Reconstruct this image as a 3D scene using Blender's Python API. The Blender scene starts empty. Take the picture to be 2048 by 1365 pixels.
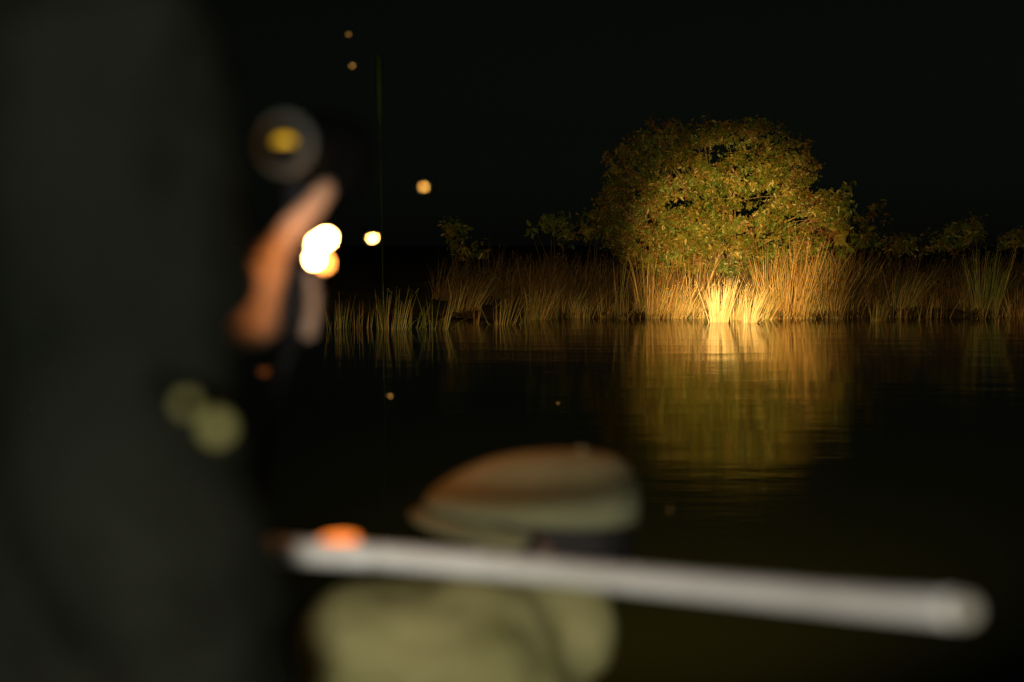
import bpy, bmesh, math, random
import numpy as np
from mathutils import Vector, Matrix
from mathutils import noise as mnoise

random.seed(7)
rng = np.random.default_rng(7)
SC = bpy.context.scene
COL = SC.collection
R = math.radians

# ---------------------------------------------------------------- camera
CAM_H = 1.6
LENS = 50.0
FPX = LENS / 36.0 * 2048            # focal length in pixels of the 2048 wide photograph
HORIZON = 490.0
PITCH = math.atan((682.5 - HORIZON) / FPX)
cam_d = bpy.data.cameras.new("camera")
cam = bpy.data.objects.new("camera", cam_d)
COL.objects.link(cam)
cam.location = (0, 0, CAM_H)
cam.rotation_euler = (R(90) - PITCH, 0, 0)
cam_d.lens = LENS
cam_d.sensor_width = 36
cam_d.clip_start = 0.02
cam_d.clip_end = 3000
cam_d.dof.use_dof = True
cam_d.dof.focus_distance = 30.5
cam_d.dof.aperture_fstop = 2.2
cam_d.dof.aperture_blades = 0
SC.camera = cam

# ---------------------------------------------------------------- night sky, moon, exposure
world = bpy.data.worlds.new("World")
SC.world = world
world.use_nodes = True
wn = world.node_tree
for n in list(wn.nodes):
    wn.nodes.remove(n)
w_out = wn.nodes.new("ShaderNodeOutputWorld")
w_bg = wn.nodes.new("ShaderNodeBackground")
w_sky = wn.nodes.new("ShaderNodeTexSky")
w_sky.sky_type = 'NISHITA'
w_sky.sun_disc = False
w_sky.sun_elevation = R(38)
w_sky.sun_rotation = R(205)
w_hsv = wn.nodes.new("ShaderNodeHueSaturation")
w_hsv.inputs["Saturation"].default_value = 0.12
wn.links.new(w_sky.outputs[0], w_hsv.inputs["Color"])
w_tint = wn.nodes.new("ShaderNodeMix")
w_tint.data_type = 'RGBA'
w_tint.blend_type = 'MULTIPLY'
w_tint.inputs[0].default_value = 1.0
w_tint.inputs[7].default_value = (0.8, 1.0, 0.74, 1)
wn.links.new(w_hsv.outputs[0], w_tint.inputs[6])
wn.links.new(w_tint.outputs[2], w_bg.inputs[0])
w_bg.inputs[1].default_value = 0.00042
wn.links.new(w_bg.outputs[0], w_out.inputs[0])

moon_d = bpy.data.lights.new("moon", 'SUN')
moon_d.energy = 0.012
moon_d.angle = R(0.5)
moon_d.color = (1.0, 0.97, 0.9)
moon = bpy.data.objects.new("moon", moon_d)
COL.objects.link(moon)
moon.rotation_euler = (R(52), 0, R(-25))

SC.view_settings.view_transform = 'Standard'
SC.view_settings.look = 'None'
SC.view_settings.exposure = 0
SC.view_settings.gamma = 1
SC.view_settings.use_curve_mapping = False
SC.render.engine = 'CYCLES'
cy = SC.cycles
cy.use_denoising = True
cy.denoiser = 'OPENIMAGEDENOISE'
cy.denoising_input_passes = 'RGB_ALBEDO_NORMAL'
cy.use_adaptive_sampling = False
cy.max_bounces = 6
cy.diffuse_bounces = 2
cy.glossy_bounces = 3
cy.transmission_bounces = 4
cy.sample_clamp_indirect = 6
cy.blur_glossy = 0.5
cy.caustics_reflective = False
cy.caustics_refractive = False

# ---------------------------------------------------------------- where things stand
RIGHT = Vector((1, 0, 0))
FWD = Vector((0, math.cos(PITCH), -math.sin(PITCH)))
UP = Vector((0, math.sin(PITCH), math.cos(PITCH)))


def ray(px, py):
    return FWD + RIGHT * ((px - 1024) / FPX) + UP * ((682.5 - py) / FPX)


def P(px, py, Y):
    d = ray(px, py)
    return Vector((0, 0, CAM_H)) + d * (Y / d.y)


def W(px, py, z=0.0):
    d = ray(px, py)
    return Vector((0, 0, CAM_H)) + d * ((z - CAM_H) / d.z)


# ---------------------------------------------------------------- materials
def mat(name, col, rough=0.6, metal=0.0, spec=0.5, col2=None, nscale=8.0, bump=0.0, bscale=40.0,
        stretch=(1, 1, 1), emit=None, emit_s=0.0, coat=0.0, transl=0.0):
    m = bpy.data.materials.new(name)
    m.use_nodes = True
    nt = m.node_tree
    b = nt.nodes["Principled BSDF"]
    b.inputs["Base Color"].default_value = (*col, 1)
    b.inputs["Roughness"].default_value = rough
    b.inputs["Metallic"].default_value = metal
    b.inputs["Specular IOR Level"].default_value = spec
    if coat:
        b.inputs["Coat Weight"].default_value = coat
        b.inputs["Coat Roughness"].default_value = 0.1
    if emit:
        b.inputs["Emission Color"].default_value = (*emit, 1)
        b.inputs["Emission Strength"].default_value = emit_s
    tc = nt.nodes.new("ShaderNodeTexCoord")
    mp = nt.nodes.new("ShaderNodeMapping")
    mp.inputs["Scale"].default_value = stretch
    nt.links.new(tc.outputs["Object"], mp.inputs["Vector"])
    if col2:
        nz = nt.nodes.new("ShaderNodeTexNoise")
        nz.inputs["Scale"].default_value = nscale
        nz.inputs["Detail"].default_value = 5
        rp = nt.nodes.new("ShaderNodeValToRGB")
        rp.color_ramp.elements[0].position = 0.33
        rp.color_ramp.elements[0].color = (*col, 1)
        rp.color_ramp.elements[1].position = 0.67
        rp.color_ramp.elements[1].color = (*col2, 1)
        nt.links.new(mp.outputs[0], nz.inputs["Vector"])
        nt.links.new(nz.outputs["Fac"], rp.inputs[0])
        nt.links.new(rp.outputs[0], b.inputs["Base Color"])
    if bump:
        nb = nt.nodes.new("ShaderNodeTexNoise")
        nb.inputs["Scale"].default_value = bscale
        nb.inputs["Detail"].default_value = 4
        bp = nt.nodes.new("ShaderNodeBump")
        bp.inputs["Strength"].default_value = bump
        bp.inputs["Distance"].default_value = 0.02
        nt.links.new(mp.outputs[0], nb.inputs["Vector"])
        nt.links.new(nb.outputs["Fac"], bp.inputs["Height"])
        nt.links.new(bp.outputs[0], b.inputs["Normal"])
    if transl:
        tr = nt.nodes.new("ShaderNodeBsdfTranslucent")
        mx = nt.nodes.new("ShaderNodeMixShader")
        mx.inputs[0].default_value = transl
        out = nt.nodes["Material Output"]
        if col2:
            nt.links.new(rp.outputs[0], tr.inputs[0])
        else:
            tr.inputs[0].default_value = (*col, 1)
        nt.links.new(b.outputs[0], mx.inputs[1])
        nt.links.new(tr.outputs[0], mx.inputs[2])
        nt.links.new(mx.outputs[0], out.inputs[0])
    return m


M = {}
M['leaf_green'] = mat("leaf_green", (0.045, 0.088, 0.016), 0.42, col2=(0.1, 0.135, 0.026), nscale=2.5, transl=0.15)
M['leaf_olive'] = mat("leaf_olive", (0.1, 0.1, 0.02), 0.45, col2=(0.17, 0.145, 0.035), nscale=2.5, transl=0.15)
M['leaf_rust'] = mat("leaf_rust", (0.1, 0.05, 0.02), 0.55, col2=(0.13, 0.085, 0.03), nscale=2.5, transl=0.15)
M['bark'] = mat("bark", (0.1, 0.075, 0.045), 0.85, col2=(0.2, 0.16, 0.1), nscale=9, bump=0.5, stretch=(1, 1, 0.3))
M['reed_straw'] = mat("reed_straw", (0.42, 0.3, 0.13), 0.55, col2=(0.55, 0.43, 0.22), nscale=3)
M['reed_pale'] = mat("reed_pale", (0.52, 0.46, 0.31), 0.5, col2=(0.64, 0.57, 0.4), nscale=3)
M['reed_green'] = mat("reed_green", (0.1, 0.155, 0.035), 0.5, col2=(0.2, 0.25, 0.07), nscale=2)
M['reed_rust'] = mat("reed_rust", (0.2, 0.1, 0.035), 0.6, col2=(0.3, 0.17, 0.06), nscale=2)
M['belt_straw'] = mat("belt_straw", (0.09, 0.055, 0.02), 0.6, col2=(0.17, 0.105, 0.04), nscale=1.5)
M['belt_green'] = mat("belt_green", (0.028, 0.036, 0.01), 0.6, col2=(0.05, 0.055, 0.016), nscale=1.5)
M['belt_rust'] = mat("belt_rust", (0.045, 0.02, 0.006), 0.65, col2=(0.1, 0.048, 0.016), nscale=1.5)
M['mud'] = mat("mud", (0.035, 0.026, 0.016), 0.8, col2=(0.075, 0.055, 0.032), nscale=1.3, bump=0.6, bscale=5)
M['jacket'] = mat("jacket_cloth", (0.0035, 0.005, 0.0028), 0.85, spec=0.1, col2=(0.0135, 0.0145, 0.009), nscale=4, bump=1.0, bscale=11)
M['trouser'] = mat("trouser_cloth", (0.025, 0.025, 0.022), 0.9, spec=0.2, col2=(0.035, 0.034, 0.03), bump=0.4)
M['skin'] = mat("skin", (0.4, 0.275, 0.19), 0.5, col2=(0.48, 0.335, 0.235), nscale=30, bump=0.1, bscale=200)
M['skin_dark'] = mat("skin_dark", (0.06, 0.03, 0.018), 0.5, col2=(0.08, 0.042, 0.026), nscale=30)
M['khaki'] = mat("khaki_cloth", (0.2, 0.19, 0.065), 0.9, spec=0.15, col2=(0.42, 0.38, 0.17), nscale=7, bump=0.6, bscale=18)
M['khaki_cap'] = mat("khaki_cap_cloth", (0.17, 0.175, 0.09), 0.9, spec=0.15, col2=(0.23, 0.225, 0.12), nscale=10, bump=0.3, bscale=60)
M['hair'] = mat("hair", (0.012, 0.009, 0.007), 0.6, bump=0.5, bscale=120)
M['boot'] = mat("boot_rubber", (0.02, 0.018, 0.016), 0.6)
M['eye'] = mat("eye", (0.22, 0.2, 0.18), 0.3)
M['rail'] = mat("rail_paint", (0.9, 0.87, 0.81), 0.35, col2=(0.7, 0.67, 0.6), nscale=7, bump=0.08, bscale=60)
M['dim_tip'] = mat("cream_tip_dimmed", (0.36, 0.33, 0.26), 0.6)  # rail tip colour darkened to shade its lantern-facing end
M['painted_glint'] = mat("painted_amber_glint", (0.8, 0.3, 0.05), 0.3, emit=(1.0, 0.2, 0.02), emit_s=1.8)  # glowing colour that paints the bulbs' glint onto the rail
M['hull'] = mat("hull_paint", (0.06, 0.075, 0.05), 0.5, col2=(0.08, 0.09, 0.06), nscale=4)
M['deck'] = mat("deck_paint", (0.07, 0.07, 0.05), 0.75, col2=(0.1, 0.095, 0.07), nscale=6, bump=0.3)
M['black'] = mat("black_plastic", (0.006, 0.006, 0.006), 0.6, spec=0.2)
M['grey'] = mat("grey_plastic", (0.06, 0.075, 0.066), 0.5, spec=0.3, col2=(0.08, 0.095, 0.085), nscale=20)
M['bark_dark'] = mat("dark_bark", (0.035, 0.028, 0.018), 0.9, col2=(0.06, 0.048, 0.03), nscale=9)
M['badge'] = mat("yellow_badge_glow", (0.6, 0.42, 0.03), 0.4, emit=(0.95, 0.55, 0.02), emit_s=0.6)  # badge given its own glow, as it would be dark in the shade
M['bulb'] = mat("bulb_glow", (0.9, 0.5, 0.2), 0.3, emit=(1.0, 0.40, 0.12), emit_s=290)
M['bulb_dim'] = mat("amber_bulb_glow", (0.9, 0.4, 0.1), 0.3, emit=(1.0, 0.3, 0.05), emit_s=24)
M['lens'] = mat("lens_glow", (0.9, 0.8, 0.6), 0.2, emit=(1.0, 0.7, 0.35), emit_s=4)
M['upright_streak'] = mat("streak_dark_green", (0.004, 0.008, 0.005), 0.95, spec=0.0, col2=(0.006, 0.011, 0.006))
M['brass'] = mat("brass_snap", (0.36, 0.32, 0.08), 0.6, col2=(0.28, 0.26, 0.08), nscale=60)
M['lantern_glass'] = mat("lantern_glass", (0.9, 0.9, 0.85), 0.3, emit=(1, 0.95, 0.85), emit_s=8)
M['moth'] = mat("moth_wing", (0.05, 0.036, 0.02), 0.8, spec=0.2)
M['moth_pale'] = mat("pale_moth_wing", (0.42, 0.34, 0.22), 0.8, spec=0.2)

# water: dark, faintly murky, rippled
wm = bpy.data.materials.new("lake_water")
wm.use_nodes = True
nt = wm.node_tree
b = nt.nodes["Principled BSDF"]
b.inputs["Base Color"].default_value = (0.005, 0.0065, 0.0025, 1)
b.inputs["Roughness"].default_value = 0.075
b.inputs["IOR"].default_value = 1.33
tc = nt.nodes.new("ShaderNodeTexCoord")


def wnoise(scale, sx, sy, detail):
    mp = nt.nodes.new("ShaderNodeMapping")
    mp.inputs["Scale"].default_value = (sx, sy, 1)
    nz = nt.nodes.new("ShaderNodeTexNoise")
    nz.inputs["Scale"].default_value = scale
    nz.inputs["Detail"].default_value = detail
    nt.links.new(tc.outputs["Object"], mp.inputs[0])
    nt.links.new(mp.outputs[0], nz.inputs["Vector"])
    return nz.outputs["Fac"]


n1 = wnoise(1.0, 1.1, 2.6, 2)
n2 = wnoise(1.0, 3.5, 9.0, 3)
n3 = wnoise(1.0, 0.35, 0.8, 1)
a1 = nt.nodes.new("ShaderNodeMath"); a1.operation = 'MULTIPLY'; a1.inputs[1].default_value = 0.2
a2 = nt.nodes.new("ShaderNodeMath"); a2.operation = 'MULTIPLY_ADD'
nt.links.new(n2, a1.inputs[0])
nt.links.new(n1, a2.inputs[0]); a2.inputs[1].default_value = 0.6
nt.links.new(a1.outputs[0], a2.inputs[2])
gate = nt.nodes.new("ShaderNodeMapRange")
gate.inputs[1].default_value = 0.4; gate.inputs[2].default_value = 0.65
gate.inputs[3].default_value = 0.2; gate.inputs[4].default_value = 1.0
nt.links.new(n3, gate.inputs[0])
a3 = nt.nodes.new("ShaderNodeMath"); a3.operation = 'MULTIPLY'
nt.links.new(a2.outputs[0], a3.inputs[0]); nt.links.new(gate.outputs[0], a3.inputs[1])
bp = nt.nodes.new("ShaderNodeBump")
bp.inputs["Strength"].default_value = 1.0
bp.inputs["Distance"].default_value = 0.0075
nt.links.new(a3.outputs[0], bp.inputs["Height"])
nt.links.new(bp.outputs[0], b.inputs["Normal"])
M['water'] = wm


# ---------------------------------------------------------------- helpers
def tag(o, label=None, cat=None, group=None, kind=None):
    if label: o['label'] = label
    if cat: o['category'] = cat
    if group: o['group'] = group
    if kind: o['kind'] = kind
    return o


def empty(name, loc, label=None, cat=None, group=None):
    o = bpy.data.objects.new(name, None)
    o.empty_display_size = 0.1
    o.location = loc
    COL.objects.link(o)
    return tag(o, label, cat, group)


def link_mesh(name, me, mats, parent=None, smooth=False):
    o = bpy.data.objects.new(name, me)
    for m in (mats if isinstance(mats, (list, tuple)) else [mats]):
        me.materials.append(m)
    if smooth:
        me.polygons.foreach_set("use_smooth", [True] * len(me.polygons))
    COL.objects.link(o)
    if parent:
        o.parent = parent
        o.matrix_parent_inverse = Matrix.Translation(parent.location).inverted()
    return o


class MB:
    """collects vertices and faces (world coordinates) for one mesh"""
    def __init__(s):
        s.v = []; s.f = []; s.m = []

    def add(s, vs, fs, mi=0):
        n = len(s.v)
        s.v.extend([tuple(v) for v in vs])
        s.f.extend([tuple(i + n for i in f) for f in fs])
        s.m.extend([mi] * len(fs))

    def ring(s, pts, radii, n=12, cap=True, mi=0):
        """tube along pts"""
        pts = [Vector(p) for p in pts]
        vs = []
        ref = None
        for i, p in enumerate(pts):
            t = (pts[min(i + 1, len(pts) - 1)] - pts[max(i - 1, 0)]).normalized()
            if ref is None:
                ref = Vector((0, 0, 1)) if abs(t.z) < 0.9 else Vector((1, 0, 0))
            x = (ref - t * ref.dot(t)).normalized()
            ref = x
            y = t.cross(x)
            r = radii[i] if isinstance(radii, (list, tuple)) else radii
            for k in range(n):
                a = 2 * math.pi * k / n
                vs.append(p + x * (r * math.cos(a)) + y * (r * math.sin(a)))
        fs = []
        for i in range(len(pts) - 1):
            for k in range(n):
                k2 = (k + 1) % n
                fs.append((i * n + k, i * n + k2, (i + 1) * n + k2, (i + 1) * n + k))
        if cap:
            fs.append(tuple(range(n - 1, -1, -1)))
            fs.append(tuple((len(pts) - 1) * n + k for k in range(n)))
        s.add(vs, fs, mi)

    def ball(s, c, rad, rot=None, nu=14, nv=9, mi=0):
        c = Vector(c)
        if not isinstance(rad, (tuple, list)): rad = (rad,) * 3
        vs = []; fs = []
        for j in range(nv + 1):
            th = math.pi * j / nv
            for i in range(nu):
                ph = 2 * math.pi * i / nu
                v = Vector((rad[0] * math.sin(th) * math.cos(ph), rad[1] * math.sin(th) * math.sin(ph), rad[2] * math.cos(th)))
                if rot: v = rot @ v
                vs.append(c + v)
        for j in range(nv):
            for i in range(nu):
                i2 = (i + 1) % nu
                fs.append((j * nu + i, (j + 1) * nu + i, (j + 1) * nu + i2, j * nu + i2))
        s.add(vs, fs, mi)

    def capsule(s, a, b_, ra, rb, n=12):
        """a closed tapered limb with round ends"""
        a = Vector(a); b_ = Vector(b_)
        d = b_ - a; L = d.length
        if L < 1e-6: return s.ball(a, ra)
        t = d / L
        ps = []; rs = []
        for k in range(5):
            an = math.pi / 2 * (1 - k / 4)
            ps.append(a - t * ra * math.sin(an)); rs.append(max(ra * math.cos(an), ra * 0.03))
        for k in range(5):
            an = math.pi / 2 * k / 4
            ps.append(b_ + t * rb * math.sin(an)); rs.append(max(rb * math.cos(an), rb * 0.03))
        s.ring(ps, rs, n)

    def box(s, c, size, rot=None, mi=0):
        c = Vector(c); x, y, z = [q / 2 for q in size]
        vs = [Vector((sx * x, sy * y, sz * z)) for sx in (-1, 1) for sy in (-1, 1) for sz in (-1, 1)]
        if rot: vs = [rot @ v for v in vs]
        s.add([c + v for v in vs], [(0, 1, 3, 2), (4, 6, 7, 5), (0, 4, 5, 1), (2, 3, 7, 6), (0, 2, 6, 4), (1, 5, 7, 3)], mi)

    def mesh(s, name):
        me = bpy.data.meshes.new(name)
        me.from_pydata(s.v, [], s.f)
        me.polygons.foreach_set("material_index", s.m)
        me.update()
        return me

    def build(s, name, mats, parent=None, smooth=True):
        return link_mesh(name, s.mesh(name), mats, parent, smooth)

    def build_fused(s, name, mats, parent=None, voxel=0.006, smooth=6, cut=None, fold=0.0):
        """fuses the shapes into ONE continuous skin (voxel remesh, then smoothing)"""
        me = s.mesh(name + "_raw")
        o = bpy.data.objects.new(name + "_raw", me)
        COL.objects.link(o)
        r = o.modifiers.new("r", 'REMESH'); r.mode = 'VOXEL'; r.voxel_size = voxel
        if smooth:
            q = o.modifiers.new("s", 'SMOOTH'); q.factor = 0.5; q.iterations = smooth
        dg = bpy.context.evaluated_depsgraph_get()
        dg.update()
        nm = bpy.data.meshes.new_from_object(o.evaluated_get(dg))
        nm.name = name
        bpy.data.objects.remove(o)
        bpy.data.meshes.remove(me)
        nm.materials.clear()
        if fold:
            co = np.empty(len(nm.vertices) * 3); nm.vertices.foreach_get("co", co); co = co.reshape(-1, 3)
            no = np.array([v.normal[:] for v in nm.vertices])
            f1 = np.array([mnoise.noise((c[0] * 9, c[1] * 9, c[2] * 16)) + .5 * mnoise.noise((c[0] * 22 + 5, c[1] * 22, c[2] * 34)) for c in co])
            co += no * (f1 * fold)[:, None]
            nm.vertices.foreach_set("co", co.ravel()); nm.update()
        if cut:
            bm = bmesh.new(); bm.from_mesh(nm)
            for co, no in cut:
                g = bm.verts[:] + bm.edges[:] + bm.faces[:]
                bmesh.ops.bisect_plane(bm, geom=g, plane_co=co, plane_no=no, clear_outer=True)
            bm.to_mesh(nm); bm.free()
        return link_mesh(name, nm, mats, parent, True)


def np_mesh(name, V, F, mi=None):
    """V (n,3), F list of equal-length index rows"""
    V = np.asarray(V, dtype=np.float32); F = np.asarray(F, dtype=np.int32)
    me = bpy.data.meshes.new(name)
    me.vertices.add(len(V)); me.vertices.foreach_set("co", V.ravel())
    k = F.shape[1]
    me.loops.add(F.size); me.loops.foreach_set("vertex_index", F.ravel())
    me.polygons.add(len(F))
    me.polygons.foreach_set("loop_start", np.arange(0, F.size, k, dtype=np.int32))
    if mi is not None:
        me.polygons.foreach_set("material_index", np.asarray(mi, dtype=np.int32))
    me.update(calc_edges=True)
    me.validate()
    return me


# ---------------------------------------------------------------- setting: water and bank
def shore_y(x):
    left = max(0.0, (-1.0 - x)) 
    return (31.2 + 0.35 * math.sin(x * 1.7) + 0.25 * math.sin(x * 4.1 + 1) + 0.12 * math.sin(x * 9.3)
            + min(left * 0.9, 9.0) + min(max(0.0, x - 9.5) * 0.35, 3.0))


def ground_z(x, y):
    t = (y - shore_y(x))
    z = -0.35 + 0.5 * (1 / (1 + math.exp(max(-40.0, min(40.0, -t * 3.2)))))
    z += 0.04 * math.sin(x * 3.1 + y * 1.3) + 0.03 * math.sin(x * 7.7 - y * 4.1)
    if t > 1: z += min((t - 1) * 0.015, 0.5)
    return z


mb = MB()
mb.add([(-700, -300, 0), (700, -300, 0), (700, 60, 0), (-700, 60, 0)], [(0, 1, 2, 3)])
tag(mb.build("lake_water", M['water'], smooth=False), "dark rippled lake water mirroring the lit reeds", kind='structure')

xs = np.concatenate([np.linspace(-700, -24, 14)[:-1], np.linspace(-24, 30, 300), np.linspace(30, 700, 14)[1:]])
yo = np.concatenate([np.linspace(26, 48, 90), np.array([54, 64, 90, 150, 300, 900, 1500])])
V = []
for y in yo:
    for x in xs:
        V.append((x, y, ground_z(x, y)))
nx = len(xs); F = []
for j in range(len(yo) - 1):
    for i in range(nx - 1):
        F.append((j * nx + i, j * nx + i + 1, (j + 1) * nx + i + 1, (j + 1) * nx + i))
g = link_mesh("muddy_bank", np_mesh("muddy_bank", V, F), M['mud'], smooth=True)
tag(g, "dark muddy bank behind the reeds", kind='structure')

# ---------------------------------------------------------------- foliage builders
SUNFACE = Vector((0, -1, 0))


def strips(blades, segs=4):
    """blades: list of (base, tip_offset, sag, width, azimuth, material index)"""
    V = []; F = []; mi = []
    for base, off, sag, w, az, m in blades:
        side = np.array([math.cos(az), math.sin(az), 0.0]) * w * 0.5
        b0 = np.array(base); o = np.array(off)
        n0 = len(V)
        flat = np.array([o[0], o[1], 0.0])
        for k in range(segs + 1):
            t = k / segs
            # straight up first, leaning out towards the tip
            p = b0 + np.array([0, 0, o[2]]) * (t - sag * t ** 3 * 0.5) + flat * (t * (1 - 0.5 * sag) + 0.5 * sag * t * t)
            ww = 1.0 - 0.82 * t ** 1.6
            V.append(p - side * ww); V.append(p + side * ww)
        for k in range(segs):
            a = n0 + 2 * k
            F.append((a, a + 1, a + 3, a + 2)); mi.append(m)
    return V, F, mi


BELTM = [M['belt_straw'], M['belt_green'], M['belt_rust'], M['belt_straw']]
REEDM = [M['reed_straw'], M['reed_green'], M['reed_rust'], M['reed_pale']]


def clump(base, n, h, spread, lean, mix, foot=0.12, wid=0.018, bent=0.08, seeds=0, jit=0.35):
    """blade list for one tussock. mix = weights for straw, green, rust, pale"""
    out = []; tips = []
    for _ in range(n):
        a = random.uniform(0, 2 * math.pi)
        rr = foot * math.sqrt(random.random())
        bx = base.x + rr * math.cos(a); by = base.y + rr * math.sin(a) * 0.8
        hh = h * random.uniform(1 - jit, 1.0) if random.random() > 0.2 else h * random.uniform(0.3, 0.7)
        sx = (rr / foot) * math.cos(a) * spread * .75 * hh * random.uniform(0.4, 1.6) + lean * hh * random.uniform(0.5, 1.3) + random.gauss(0, 0.085) * hh
        sy = (rr / foot) * math.sin(a) * spread * hh * 0.8 + random.gauss(0, 0.05) * hh
        sag = random.uniform(0.0, 0.5)
        if random.random() < bent:
            sag = random.uniform(0.8, 1.5); sx *= 2.2; hh *= random.uniform(0.5, 0.8)
        m = random.choices(range(4), mix)[0]
        out.append(((bx, by, base.z - 0.12), (sx, sy, hh + 0.12), sag, wid * random.uniform(0.6, 1.25), random.uniform(-0.7, 0.7), m))
        tips.append((bx + sx, by + sy, base.z + hh * (1 - sag * 0.5)))
        if random.random() < 0.05:  # broken stem: a second piece folding down from near the top
            tip = tips[-1]
            out.append((tip, (random.uniform(-0.25, 0.25), 0.02, random.uniform(-0.25, -0.02)), 0.1, wid * 0.7, random.uniform(-0.7, 0.7), m))
    return out, tips


def reed_clump(px, by, top, width_px, n, label, mix, lean=0.0, spread=0.35, seeds=0, wid=0.0125, group="reed tussocks along the lit bank", foot_px=None, bent=0.17, jit=0.35, onland=False, name='reed_tussock', cat='reeds'):
    base = W(px, by, 0.0)
    if onland:
        base.z = max(0.02, ground_z(base.x, base.y) - 0.03)
    ppm = FPX / base.y
    h = (by - top) / ppm
    foot = (foot_px * 1.2 if foot_px else width_px * 0.42) / ppm
    root = empty(name, base, label, cat, group)
    bl, tips = clump(base, int(n * 1.35), h, spread, lean, mix, foot, wid, bent, seeds, jit)
    V, F, mi = strips(bl)
    o = link_mesh("blades", np_mesh("blades", V, F, mi), REEDM, root)
    o['kind'] = 'stuff'
    if seeds:
        sb = MB()
        for t in random.sample(tips, min(seeds, len(tips))):
            for _ in range(5):
                c = Vector(t) + Vector((random.gauss(0, .03), random.gauss(0, .03), random.gauss(0, .035)))
                sb.ball(c, random.uniform(.008, .016), nu=5, nv=3)
        so = sb.build("seed_heads", M['reed_straw'], root, smooth=False)
        so['kind'] = 'stuff'
    return root


# the tussocks, from left to right: pixel of the foot, row of foot and tips, blades, label, colours
WATERG = "thin reeds standing in the open water"
reed_clump(676, 659, 578, 60, 21, "leftmost thin green reeds in the water, beside the hand and lamp", (1, 5, 2, 0), .04, .15, group=WATERG, jit=.45)
reed_clump(727, 657, 582, 51, 12, "sparse few reeds in the water between the leftmost and the dense dark reeds", (1, 4, 3, 0), .10, .2, group=WATERG, jit=.5)
reed_clump(783, 660, 562, 69, 39, "densest upright reed bunch standing in the dark left water", (2, 5, 3, 0), .10, .25, group=WATERG)
reed_clump(829, 657, 588, 45, 18, "short slanting reeds just right of the densest left water bunch", (2, 4, 2, 0), .18, .25, group=WATERG)
reed_clump(872, 660, 572, 51, 24, "water reeds splayed in a narrow v in front of the driftwood", (2, 5, 1, 0), .12, .35, group=WATERG)
reed_clump(952, 648, 590, 24, 9, "rusty red upright stems right of the driftwood", (2, 1, 4, 0), .04, .2, group=WATERG)
reed_clump(1006, 650, 582, 60, 30, "loose reed fan with crossing stems on the left of the bank", (3, 3, 2, 0), .2, .6, group=WATERG, bent=.2)
reed_clump(1052, 645, 600, 26, 10, "small wispy green reeds in front of the leaning tussock", (1, 4, 1, 0), .12, .3, group=WATERG)
reed_clump(1075, 640, 550, 46, 60, "green tussock leaning right on the left part of the bank", (3, 4, 2, 0), .32, .4)
reed_clump(925, 634, 548, 60, 60, "dim leaning reeds on the far left bank behind the driftwood", (2, 3, 4, 0), .35, .4, onland=True)
reed_clump(1165, 636, 592, 50, 34, "short cut orange stubble at the waterline left of the tall stems", (5, 1, 2, 0), .05, .4)
reed_clump(1128, 634, 560, 44, 40, "dull green reeds behind the orange stubble", (2, 4, 2, 0), .25, .4, onland=True)
reed_clump(1210, 636, 562, 40, 30, "tangled brown reeds left of the single tall stems", (3, 1, 4, 0), .1, .6, bent=.3)
reed_clump(1238, 637, 488, 18, 12, "few very tall thin stems rising left of the bright tussocks", (3, 2, 3, 0), .0, .1)
reed_clump(1262, 636, 580, 34, 34, "low amber reeds between the tall stems and the orange tussock", (5, 2, 2, 0), .1, .5)
reed_clump(1308, 637, 552, 46, 80, "orange tussock with a sheer left side, left of the seedy fan", (6, 1, 3, 0), .22, .3)
reed_clump(1350, 637, 550, 56, 90, "wide golden fan with seed heads left of the white reeds", (6, 2, 2, 0), .3, .55, seeds=16)
reed_clump(1404, 637, 588, 36, 40, "low leaning amber reeds touching the left of the white reeds", (5, 2, 2, 0), -.12, .5)
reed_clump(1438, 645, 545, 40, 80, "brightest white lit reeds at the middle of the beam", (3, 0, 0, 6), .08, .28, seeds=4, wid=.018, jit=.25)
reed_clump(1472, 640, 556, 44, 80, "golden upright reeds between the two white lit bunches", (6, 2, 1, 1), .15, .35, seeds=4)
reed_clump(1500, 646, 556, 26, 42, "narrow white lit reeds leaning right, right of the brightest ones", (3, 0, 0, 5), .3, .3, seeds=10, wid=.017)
reed_clump(1524, 640, 560, 34, 50, "amber reeds leaning right behind the narrow white ones", (6, 2, 1, 0), .35, .4)
reed_clump(1569, 637, 500, 60, 110, "tallest broad orange tussock right of the white reeds", (5, 1, 4, 0), .0, .45, foot_px=28)
reed_clump(1598, 633, 446, 64, 90, "tallest rusty reeds rising in front of the right lower tree crown", (2, 1, 6, 0), .05, .4, onland=True, bent=.25)
reed_clump(1535, 633, 462, 50, 60, "tall thin reeds crossing the tree crown right of the hottest light", (3, 2, 4, 0), -.04, .4, onland=True, bent=.25)
reed_clump(1385, 633, 478, 60, 60, "tall brown reeds before the tree crown above the seedy fan", (3, 1, 5, 0), .05, .45, onland=True, bent=.25)
reed_clump(1300, 633, 488, 60, 60, "tall dim reeds before the left lower edge of the tree crown", (2, 2, 4, 0), .05, .4, onland=True, bent=.25)
reed_clump(1655, 632, 476, 56, 70, "tall slanting reeds before the right edge of the tree crown", (2, 2, 5, 0), .1, .5, onland=True, bent=.25)
reed_clump(1610, 638, 560, 44, 50, "rusty reeds filling between the broad orange and the small pointed tussock", (3, 2, 4, 0), .2, .5)
reed_clump(1636, 634, 570, 40, 40, "green tinged reeds behind the small pointed tussock", (2, 4, 2, 0), .2, .45, onland=True)
reed_clump(1669, 638, 588, 34, 60, "small pointed orange tussock standing alone at the water", (6, 1, 3, 0), .04, .5, foot_px=10)
reed_clump(1712, 624, 500, 50, 80, "tall fan tussock set back behind the small pointed one", (4, 2, 3, 0), .06, .55, foot_px=18, onland=True)
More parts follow.
